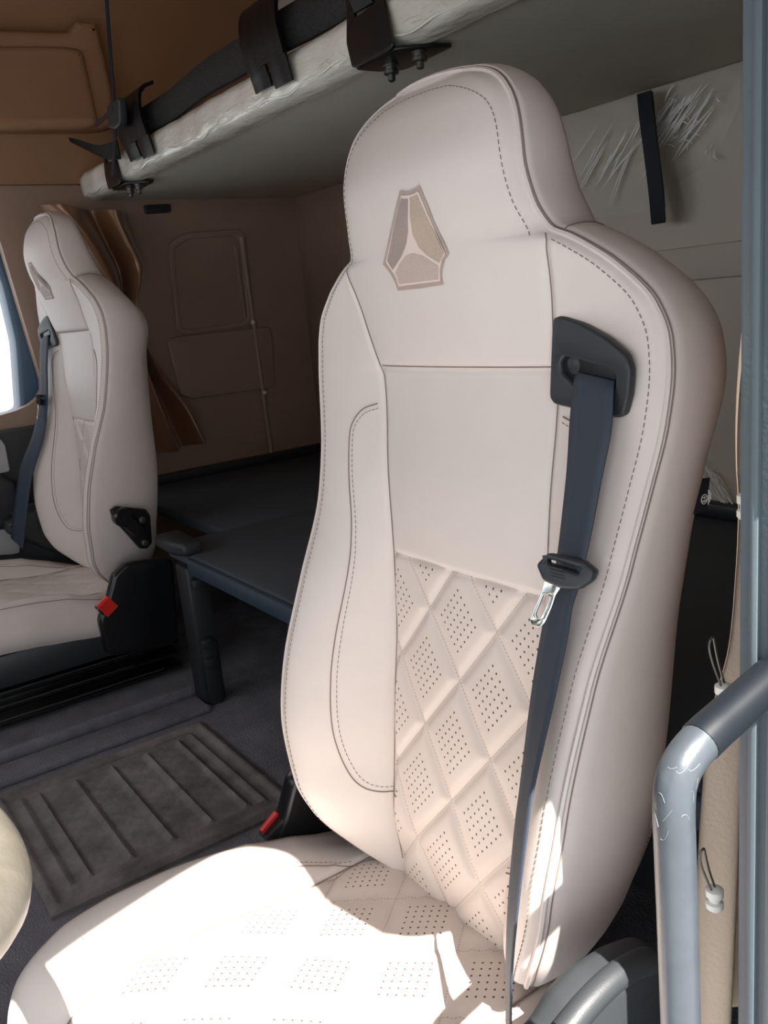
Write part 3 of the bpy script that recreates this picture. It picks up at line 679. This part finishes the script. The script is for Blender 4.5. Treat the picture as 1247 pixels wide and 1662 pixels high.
b = MB(); b.box((.27, YR+.004, ZB), (2.588, -.85, ZB+.070), 0, .01); b.out('bunk_board', under, bunk)
# white ridge and flecks standing in for highlights on the film's fold
b = MB()
pts = [(x, -.8255+.002*math.sin(x*31), ZB+.012+.004*math.sin(x*17)+.003*math.sin(x*53)) for x in np.linspace(.7, 2.55, 160)]
b.tube(pts, [.0012+.0012*abs(math.sin(i*.31)) for i in range(160)], 5, 0)
for k in range(46):
    x = random.uniform(.8, 2.0); z = ZB+random.uniform(.008, .03); ln = random.uniform(.01, .05); a = random.uniform(-.5, .9)
    p0 = np.array([x, -.8225, z]); d = np.array([math.cos(a), 0, math.sin(a)*.5])*ln; b.tube([p0, p0+d*.5+np.array([0, .001, .002]), p0+d], .0006, 4, 0)
b.out('film_glints', mat('fold_film_glint', (245, 245, 240), .15, coat=.5), bunk, label='white glints of the crinkled clear film along the fold')
# folded safety net on top of the front edge
net = MB(); V = []; xs = np.linspace(.75, 2.24, 90); n = 10
for x in xs:
    t = (2.24-x)/1.5; thick = .018+.010*t
    for j in range(n):
        a = 2*math.pi*j/n; V.append((x, -.843+thick*.75*math.cos(a)+.003*math.sin(x*19), ZB+.108+.006*t+(.030+.006*t)*math.sin(a)+.004*math.sin(x*8+1)))
Fc = [(i*n+j, (i+1)*n+j, (i+1)*n+(j+1) % n, i*n+(j+1) % n) for i in range(len(xs)-1) for j in range(n)]+[tuple(range(n)), tuple((len(xs)-1)*n+j for j in range(n))[::-1]]
net.add(V, Fc)
fp = smooth_pts([ony(q, -.812) for q in [(190, 228), (160, 236), (130, 228), (112, 224)]], 12); fq = smooth_pts([ony(q, -.800) for q in [(196, 258), (172, 258), (140, 243), (113, 229)]], 12)
net.ribbon(fp, fq, .004)
net.out('safety_net', netm, label='rolled black mesh safety net lying along the front edge of the upper bunk', cat='net')
# black leather loops over the front edge
def loop_strap(x0, x1, lab):
    """a flat leather flap that comes over the edge and ends in two rolled tongues"""
    b = MB(); w = x1-x0
    def arcs(u0, u1, zlo):
        pz = smooth_pts([(-.836, ZB+.166), (-.806, ZB+.150), (-.798, ZB+.11), (-.806, ZB+.06), (-.812, ZB+zlo+.012), (-.815, ZB+zlo)], 22)
        b.ribbon([(x0+w*u0, y, z) for y, z in pz], [(x0+w*u1, y, z) for y, z in pz], .004, 0, bow=-.004)
    arcs(.0, .45, .018); arcs(.54, 1, .026)
    pz = smooth_pts([(-.836, ZB+.170), (-.803, ZB+.153), (-.795, ZB+.11), (-.803, ZB+.058)], 14)
    b.ribbon([(x0, y, z) for y, z in pz], [(x1, y, z) for y, z in pz], .004, 0)
    b.out('leather_loop', blackleather, label=lab, cat='strap', group='leather loops on the upper bunk edge')
xa, xb = float(ony((470, 110), -.81)[0]), float(ony((410, 130), -.81)[0]); loop_strap(xa, xb, 'black leather loop clasping the bunk edge beside the screwed bracket at top')
xa, xb = float(ony((247, 240), -.81)[0]), float(ony((208, 252), -.81)[0]); loop_strap(xa, xb, 'small black leather loop on the far end of the bunk edge near the hanging strap')
# latch brackets
def bracket(x, sc, lab, leather_strap):
    r = empty('mount_bracket', (x, -.84, ZB-.02), label=lab, cat='bracket', group='steel brackets under the bunk edge')
    P = lambda L_: [np.array([x+a*sc, -.815, ZB+c*sc]) for a, c in L_]
    b = MB(); b.plate([rounded(P([(-.062, -.011), (.05, -.011), (.06, .03), (.05, .075), (.052, .10), (-.03, .10), (-.05, .05)]), .3, 3), rounded(P([(-.025, .062), (.03, .058), (.033, .08), (-.02, .084)]), .3, 3)], (x, -.815, ZB), (1, 0, 0), (0, 0, 1), .006, .0015, 0)
    P2 = [np.array([x+a*sc, -.86+c*sc, ZB-.008]) for a, c in [(-.062, .046), (.05, .046), (.05, .0), (.03, -.04), (-.10, -.035), (-.085, .0)]]
    b.plate([rounded(P2, .3, 3)], P2[0], (1, 0, 0), (0, 1, 0), .006, .0015, 0)
    b.out('bracket_plate', blackg, r)
    for a in (-.062, .012):
        s_ = MB(); c = np.array([x+a*sc, -.858, ZB-.010]); s_.lathe(c, (0, 0, -1), [(.013*sc, 0), (.013*sc, .003), (.010*sc, .003), (.010*sc, .007), (.012*sc, .008), (.012*sc, .013), (.006*sc, .014), (.006*sc, .022), (.003*sc, .024)], 14, 0)
        s_.out('screw', darksteel, r, label='steel screw and nut')
    if leather_strap:
        s_ = MB(); pz = smooth_pts([(-.813, ZB+.065*sc), (-.803, ZB+.09), (-.801, ZB+.13), (-.81, ZB+.18), (-.83, ZB+.30), (-.86, ZT)], 20)
        s_.ribbon([(x-.022*sc, y, z) for y, z in pz], [(x+.028*sc, y, z) for y, z in pz], .005, 0); s_.out('leather_tab', blackleather, r)
bracket(float(ony((612, 45), -.83)[0]), .95, 'black steel bracket with two screws under the bunk edge above the emblem seat', True)
bracket(float(ony((192, 282), -.83)[0]), .85, 'black steel bracket with two screws at the far end of the bunk edge', False)
# strap from the ceiling to the far bracket
b = MB(); q0, q1 = [(183, 285), (186, 240), (187, 210), (184, 150), (178, 70), (172, -20), (166, -120)], 0
X_ = [2.17, 2.19, 2.2, 2.22, 2.26, 2.31, 2.36]; c = [ony(q, -.785-.008*i) for i, q in enumerate(q0)]; c = smooth_pts(c, 24)
b.ribbon([p+np.array([.009, 0, 0]) for p in c], [p-np.array([.009, 0, 0]) for p in c], .003)
tp_ = c[-1]; b.ribbon([tp_+np.array([.009, 0, 0]), (tp_[0]+.009, tp_[1]-.01, ZT)], [tp_-np.array([.009, 0, 0]), (tp_[0]-.009, tp_[1]-.01, ZT)], .003)
hs = b.out('hanging_strap', blackstrap, label='thin black vertical strap from the ceiling to the far end of the bunk', cat='strap')
b = MB(); P = [ony(q, -.775) for q in [(180, 172), (199, 158), (201, 202), (193, 210), (182, 208)]]; b.plate([rounded(P, .25, 3)], P[0], (1, 0, 0), (0, 0, 1), .02, .004, 0)
P = smooth_pts([ony(q, -.765) for q in [(183, 172), (168, 188), (156, 199)]], 8); b.ribbon(P, [p+np.array([.0, .0, -.010]) for p in P], .002)
b.out('strap_buckle', blackp, hs, label='black strap adjuster with loose tail')

# ------------------------------------------------------------------ lower bunk
ZL = -.492; YF = -.655
lb = empty('lower_bunk', (1.4, -1.1, -.85), label='black lower bunk platform behind the seats along the rear wall', cat='bunk')
b = MB(); b.box((.27, YR+.003, ZL-.03), (1.86, YF, ZL), 0, .006); b.box((1.86, YR+.003, ZL-.03), (XW-.003, -.80, ZL), 0, .006); b.out('platform_board', blackbunk, lb)
b = MB(); b.box((.27, YR+.003, ZL), (XW-.003, YR+.035, ZL+.03), 0, .005); b.box((XW-.03, YR+.036, ZL), (XW-.003, -.81, ZL+.03), 0, .005); b.out('rear_lip', blackp, lb)
edge_m = mat('blue_grey_edge', (58, 74, 88), .35)
b = MB(); b.box((.4, YF, ZL-.040), (1.72, YF+.014, ZL-.004), 0, .006); b.out('front_rail', edge_m, lb, label='blue grey front rail')
xp = float(onz((322, 1140), -.85)[0])
b = MB(); b.box((xp-.035, YF-.04, -.848), (xp+.03, YF+.012, ZL-.03), 0, .008); b.box((xp-.045, YF-.03, -.848), (xp-.036, YF+.004, -.70), 0, .003)
for k, z in enumerate((-.56, -.70, -.745)): b.box((xp-.055, YF-.02, z-.012), (xp-.03, YF+.006, z+.012), 0, .004)
b.out('post', blackp, lb)
b = MB(); P = [np.array([x, y, ZL+.012]) for x, y in ((xp-.055, YF-.03), (xp+.10, YF-.04), (xp+.10, YF+.025), (xp-.0, YF+.03), (xp-.05, YF+.016))]
b.plate([rounded(P, .35, 5)], P[0], (1, 0, 0), (0, 1, 0), .03, .010, 0); b.out('corner_pad', blackp, lb)
b = MB(); b.box((.45, YR+.05, -.848), (xp-.06, YF-.20, ZL-.03), 0, .004); b.out('storage_box', blackbunk, lb)
b = MB(); b.box((1.15, YF-.20, -.60), (xp-.09, YF-.185, -.565), 0, .003)
for k in range(9): b.box((1.2+k*.05, YF-.185, -.592), (1.225+k*.05, YF-.178, -.573), 1, .003, 1)
b.out('drawer_slide', [darksteel, blackg], lb, label='dark steel drawer slide with slots')

# ------------------------------------------------------------------ floor mat
def fm(q): p = onz(q, -.85); return p
x0, x1, y0, y1 = 1.235, 1.665, -.60, -.17
b = MB(); nx, ny = 130, 90; V = []
for i in range(nx+1):
    for j in range(ny+1):
        x = x0+(x1-x0)*i/nx; y = y0+(y1-y0)*j/ny; u = min(x-x0, x1-x, y-y0, y1-y); h = .006
        h += .007*math.exp(-((u-.012)/.008)**2)+.006*math.exp(-((u-.045)/.005)**2)
        if u > .055:
            for k in range(5):
                yc = y0+.075+k*(y1-y0-.15)/4; h += .0075*math.exp(-((y-yc)/.0045)**2)
            h += .0004*math.sin(x*170)*math.sin(y*190)
        V.append((x, y, -.85+h))
A = lambda i, j: i*(ny+1)+j
Fc = [(A(i, j), A(i+1, j), A(i+1, j+1), A(i, j+1)) for i in range(nx) for j in range(ny)]
n0 = len(V); per = [A(i, 0) for i in range(nx+1)]+[A(nx, j) for j in range(1, ny+1)]+[A(i, ny) for i in range(nx-1, -1, -1)]+[A(0, j) for j in range(ny-1, 0, -1)]
for i in per: V.append((V[i][0], V[i][1], -.85))
Fc += [(per[(k+1) % len(per)], per[k], n0+k, n0+(k+1) % len(per)) for k in range(len(per))]
b.add(V, Fc); b.out('floor_mat', rubber, label='dark ribbed rubber mat on the raised floor between the two seats', cat='floor mat')
sr = MB(); sr.box((1.70, -.64, -.85), (1.78, .6, -.835), 0, .006); sr.box((1.80, -.64, -.85), (1.815, .6, -.82), 0, .004)
sr.out('trim_6', carpet, kind='structure')

# ------------------------------------------------------------------ steering wheel
t = math.radians(30); wc = np.array([.60, .119, -.240]); R0 = .20; rr = .021
def wp(a, rad, hgt=0): l = rad*math.sin(a); return wc+np.array([rad*math.cos(a), l*math.cos(t)-hgt*math.sin(t), l*math.sin(t)+hgt*math.cos(t)])
sw = empty('steering_wheel', wc+np.array([0, .12, -.30]), label='beige leather steering wheel, only its lower rim showing before the emblem seat', cat='steering wheel')
b = MB(); V = []
for i in range(96):
    a = 2*math.pi*i/96
    for j in range(16):
        c = 2*math.pi*j/16; V.append(wp(a, R0+rr*1.02*math.cos(c), rr*.92*math.sin(c)))
b.add(V, [(i*16+j, ((i+1) % 96)*16+j, ((i+1) % 96)*16+(j+1) % 16, i*16+(j+1) % 16) for i in range(96) for j in range(16)]); b.out('rim', wheelm, sw)
for a in (math.radians(20), math.radians(160)):
    b = MB(); b.tube([wp(a, r, -.02*(1-r/R0)) for r in (.05, .1, .15, .205)], [.02, .016, .013, .012], 10); b.out('spoke', blackp, sw)
ax_ = wp(0, 0, 1)-wp(0, 0, 0)
b = MB(); b.lathe(wp(0, 0, -.05), ax_, [(.05, 0), (.075, .02), (.075, .04), (.06, .055), (.02, .06)], 28); b.out('hub', blackp, sw)
b = MB(); b.tube([wp(0, 0, -.05), wp(0, 0, -.2), wp(0, 0, -.40)+np.array([0, .05, 0]), (.60, .52, -.92)], [.04, .045, .05, .06], 14); b.out('column', blackp, sw)

# ------------------------------------------------------------------ curtains
def curtain(name, L_, R_, ax, amp, folds, m, n=60, k=70, th=0, seed=1, **kw):
    Ls, Rs = smooth_pts(L_, k), smooth_pts(R_, k); rnd = random.Random(seed); ph = [rnd.uniform(0, 6.28) for _ in range(8)]
    V = []
    for i in range(k):
        v = i/(k-1)
        for j in range(n):
            u = j/(n-1); p = Ls[i]*(1-u)+Rs[i]*u
            w = math.sin(u*folds*6.283+ph[0]+.9*math.sin(v*3+ph[1]))+.2*math.sin(u*folds*11+ph[2]+v*2)+.25*math.sin(v*9+u*7+ph[3])
            p = p.copy(); p[ax] += amp*w; V.append(p)
    Fc = [(i*n+j, (i+1)*n+j, (i+1)*n+j+1, i*n+j+1) for i in range(k-1) for j in range(n-1)]
    return mesh(name, V, Fc, m, **kw)
Xc_ = XW-.075
cL = [onx(q, Xc_) for q in [(66, 330), (85, 350), (120, 390), (155, 440), (196, 500), (214, 560), (225, 620), (236, 680), (258, 738)]]
cR = [onx(q, Xc_) for q in [(209, 346), (214, 365), (226, 400), (238, 440), (220, 500), (226, 532), (262, 600), (302, 660), (328, 718)]]
bc = curtain('bronze_curtain', cL, cR, 0, .028, 1.7, satin, 90, 90, seed=4, label='shiny bronze satin curtain gathered on the far wall behind the side-on seat', cat='curtain')
Xn = .335
nL = [onx((q[0]+5, q[1]), Xn) for q in [(1214, 470), (1207, 525), (1198, 654), (1197, 752), (1200, 829), (1196, 934), (1186, 1056), (1164, 1150), (1152, 1242), (1140, 1400), (1130, 1560), (1122, 1700)]]
nR = [p+np.array([0, -.165, .0]) for p in nL]
curtain('door_curtain', nL, nR, 0, .007, 4.0, curt, 90, 80, seed=2, label='beige cloth curtain bunched behind the door pillar at the right edge', cat='curtain')
# curtain hooks
def hook(q, X, lab, wire):
    p = onx(q, X); r = empty('curtain_hook', p+np.array([0, 0, -.012]), label=lab, cat='hook', group='curtain hooks')
    b = MB(); b.lathe(p+np.array([-.004, 0, -.008]), (0, 0, 1), [(.004, 0), (.006, .002), (.006, .006), (.004, .007), (.004, .010), (.006, .011), (.006, .016), (.003, .018)], 14); b.out('glider', whitep, r)
    if wire:
        b = MB(); b.tube(smooth_pts([p+np.array([-.004, a, c]) for a, c in ((-.001, .008), (.006, .026), (.010, .040), (.012, .046), (.016, .042), (.013, .030), (.002, .006))], 26), .0008, 6); b.out('wire_hook', darksteel, r)
hook((1203, 822), Xn-.022, 'white curtain glider at the pillar edge beside the black seat label', False)
hook((1152, 1455), Xn-.022, 'white curtain glider with wire hook low on the beige cloth right of the grab handle', True)
hook((1167, 1128), Xn-.02, 'wire curtain hook just above the top of the grab handle bend', True)

# ------------------------------------------------------------------ grab handle
cp = [(1107, 1760), (1105, 1662), (1100, 1500), (1096, 1380), (1094, 1315), (1098, 1268), (1115, 1230), (1148, 1193), (1185, 1160)]
P = [onx(q, .252) for q in cp]; last = P[-1]+(P[-1]-P[-2])*1.0
end = np.array([.252, -.424, P[-1][2]+(P[-1][2]-P[-2][2])/(P[-1][1]-P[-2][1])*(-.424-P[-1][1])])
gh = empty('grab_handle', P[0], label='bent grey tubular grab handle on the door pillar at lower right', cat='handle')
Q = smooth_pts(P+[end], 90); ka = 66
b = MB(); b.tube(Q[:ka+1], .0108, 20)
rs = random.Random(5)
for k in range(10):        # scuffs on the paint
    i = rs.randint(34, 56); c = Q[i]; tn = Q[i+1]-Q[i-1]; tn /= np.linalg.norm(tn); vw = -c/np.linalg.norm(c); vw = vw-tn*np.dot(vw, tn); vw /= np.linalg.norm(vw); sd = np.cross(tn, vw)
    a0 = rs.uniform(-1.2, 1.2); pts = []
    sl = rs.uniform(-.0012, .0012); cvv = rs.uniform(-.0003, .0003)
    for s_ in range(7):
        a = a0+s_*.07; pts.append(c+tn*(s_*sl+s_*s_*cvv)+.0108*(math.cos(a)*vw+math.sin(a)*sd))
    b.tube(pts, .00018, 4, 1)
b.out('tube', [tubem, scuff], gh)
b = MB(); b.tube(Q[ka:], .0113, 20); b.out('sleeve', tubedark, gh, label='dark sleeved end of the handle')
b = MB(); b.tube([P[0], P[0]+np.array([.004, -.0, -.12]), P[0]+np.array([.0, -.05, -.17]), P[0]+np.array([0, end[1]-P[0][1], -.20])], .0108, 16); b.out('lower_bend', tubem, gh)

# ------------------------------------------------------------------ rear-wall strap and loose film
Yl = YR+.05
lp = smooth_pts([(ony((1046, 150), Yl)), ony((1050, 190), Yl+.012), ony((1059, 260), Yl+.02), ony((1066, 320), Yl+.02), ony((1069, 358), Yl+.012)], 22)
bk_ = smooth_pts([ony((1069, 362), Yl+.002), ony((1066, 310), Yl-.014), ony((1056, 230), Yl-.02), ony((1048, 152), Yl-.016)], 20)
c = np.concatenate([lp, bk_]); b = MB(); hw = np.array([.0165, 0, 0]); b.ribbon(c+hw, c-hw, .003)
b.out('hanging_loop', blackstrap, label='black webbing loop hanging on the rear wall below the bunk, right of the headrest', cat='strap')
film_m = bpy.data.materials.new('clear_film'); film_m.use_nodes = True
nt = film_m.node_tree; N = nt.nodes; L = nt.links; b_ = N['Principled BSDF']; b_.inputs['Base Color'].default_value = (.9, .92, .92, 1); b_.inputs['Roughness'].default_value = .12
b_.inputs['Alpha'].default_value = .10; b_.inputs['Specular IOR Level'].default_value = .8
glint_m = mat('film_crease_glint', (252, 252, 250), .25, coat=.6)  # white stands in for daylight glinting on the clear film's creases
def film(poly, creases, lab, seed, Y=YR+.009):
    rnd = random.Random(seed); b = MB(); P = [ony(q, Y) for q in poly]
    L2 = [(p[0], p[2]) for p in P]; n = len(L2)
    pts = list(L2); xs = [p[0] for p in L2]; zs = [p[1] for p in L2]
    def inside(x, y):
        c = False
        for i in range(n):
            (x1, y1), (x2, y2) = L2[i], L2[i-1]
            if (y1 > y) != (y2 > y) and x < (x2-x1)*(y-y1)/(y2-y1)+x1: c = not c
        return c
    for x in np.arange(min(xs), max(xs), .012):
        for z in np.arange(min(zs), max(zs), .012):
            if inside(x, z): pts.append((x, z))
    r = delaunay_2d_cdt([Vector(p) for p in pts], [(i, (i+1) % n) for i in range(n)], [list(range(n))], 1, 1e-6)
    b.add([(v.x, Y+.004*math.sin(v.x*90+v.y*60)+rnd.uniform(-.002, .002), v.y) for v in r[0]], [tuple(f) for f in r[2]], 0)
    for (a, c_, w_) in creases:
        p0, p1 = ony(a, Y+.006), ony(c_, Y+.006); m_ = (p0+p1)/2+np.array([rnd.uniform(-.004, .004), 0, rnd.uniform(-.004, .004)])
        b.tube(smooth_pts([p0, m_, p1], 8), [w_*.2, w_*.7, w_, w_, w_, w_*.8, w_*.5, w_*.15], 5, 1)
    return b.out('hanging_film', [film_m, glint_m], label=lab, cat='plastic film', group='clear protective film')
rnd = random.Random(3); cr = []
for k in range(30):      # white glints on pulled creases fanning from the bunk line
    x = 950+k*5.6+rnd.uniform(-5, 5); y = 205-(k*2.0)+rnd.uniform(0, 60); ln = rnd.uniform(30, 120); a = math.radians(rnd.uniform(42, 64))
    cr.append(((x+20, y), (x+20-ln*math.cos(a)*.75, y+ln*math.sin(a)), rnd.uniform(.0012, .0026)))
for k in range(26):
    x = 1085+rnd.uniform(0, 80); y = 130+rnd.uniform(0, 50); ln = rnd.uniform(30, 110); a = math.radians(rnd.uniform(46, 62))
    cr.append(((x, y), (x-ln*math.cos(a), y+ln*math.sin(a)), rnd.uniform(.001, .0024)))
for k in range(22):
    x = rnd.uniform(1080, 1170); y = rnd.uniform(150, 250); a = rnd.uniform(0, 3); ln = rnd.uniform(5, 18)
    cr.append(((x, y), (x+ln*math.cos(a), y+ln*math.sin(a)), rnd.uniform(.001, .002)))
film([(915, 188), (1080, 139), (1213, 98), (1195, 180), (1160, 262), (1080, 305), (1030, 350), (975, 355), (940, 300)], cr, 'crinkled clear film taped to the rear wall around the black strap loop', 3)
cr = []
for k in range(26):
    t_ = k/25; x = 1140+t_*40+rnd.uniform(-6, 6); y = 755+t_*45+rnd.uniform(-15, 25); ln = rnd.uniform(20, 60); a = math.radians(rnd.uniform(48, 66)); cr.append(((x, y), (x+ln*math.cos(a), min(850, y+ln*math.sin(a))), rnd.uniform(.0006, .0014)))
film([(1125, 735), (1150, 745), (1200, 800), (1203, 850), (1128, 845)], cr, 'torn clear film at the foot of the rear wall beside the black seat label', 9)

# ------------------------------------------------------------------ light
wd = bpy.data.worlds.new('sky'); S.world = wd; wd.use_nodes = True
bg = wd.node_tree.nodes['Background']; bg.inputs['Color'].default_value = (.92, .96, 1.0, 1); bg.inputs['Strength'].default_value = 1.15
sun = bpy.data.lights.new('sun', 'SUN'); sun.energy = 11.5; sun.angle = math.radians(.55); sun.color = (1, .95, .88)
so = bpy.data.objects.new('sun', sun); COL.objects.link(so)
el, az = math.radians(54), math.radians(-9); d = Vector((math.cos(el)*math.cos(az), math.cos(el)*math.sin(az), -math.sin(el)))
so.rotation_euler = d.to_track_quat('-Z', 'Y').to_euler(); so.location = (-3, 0, 5)
S.view_settings.view_transform = 'Standard'; S.view_settings.look = 'None'; S.view_settings.exposure = 0.84
try: S.cycles.max_bounces = 8; S.cycles.diffuse_bounces = 5; S.cycles.transparent_max_bounces = 12
except Exception: pass
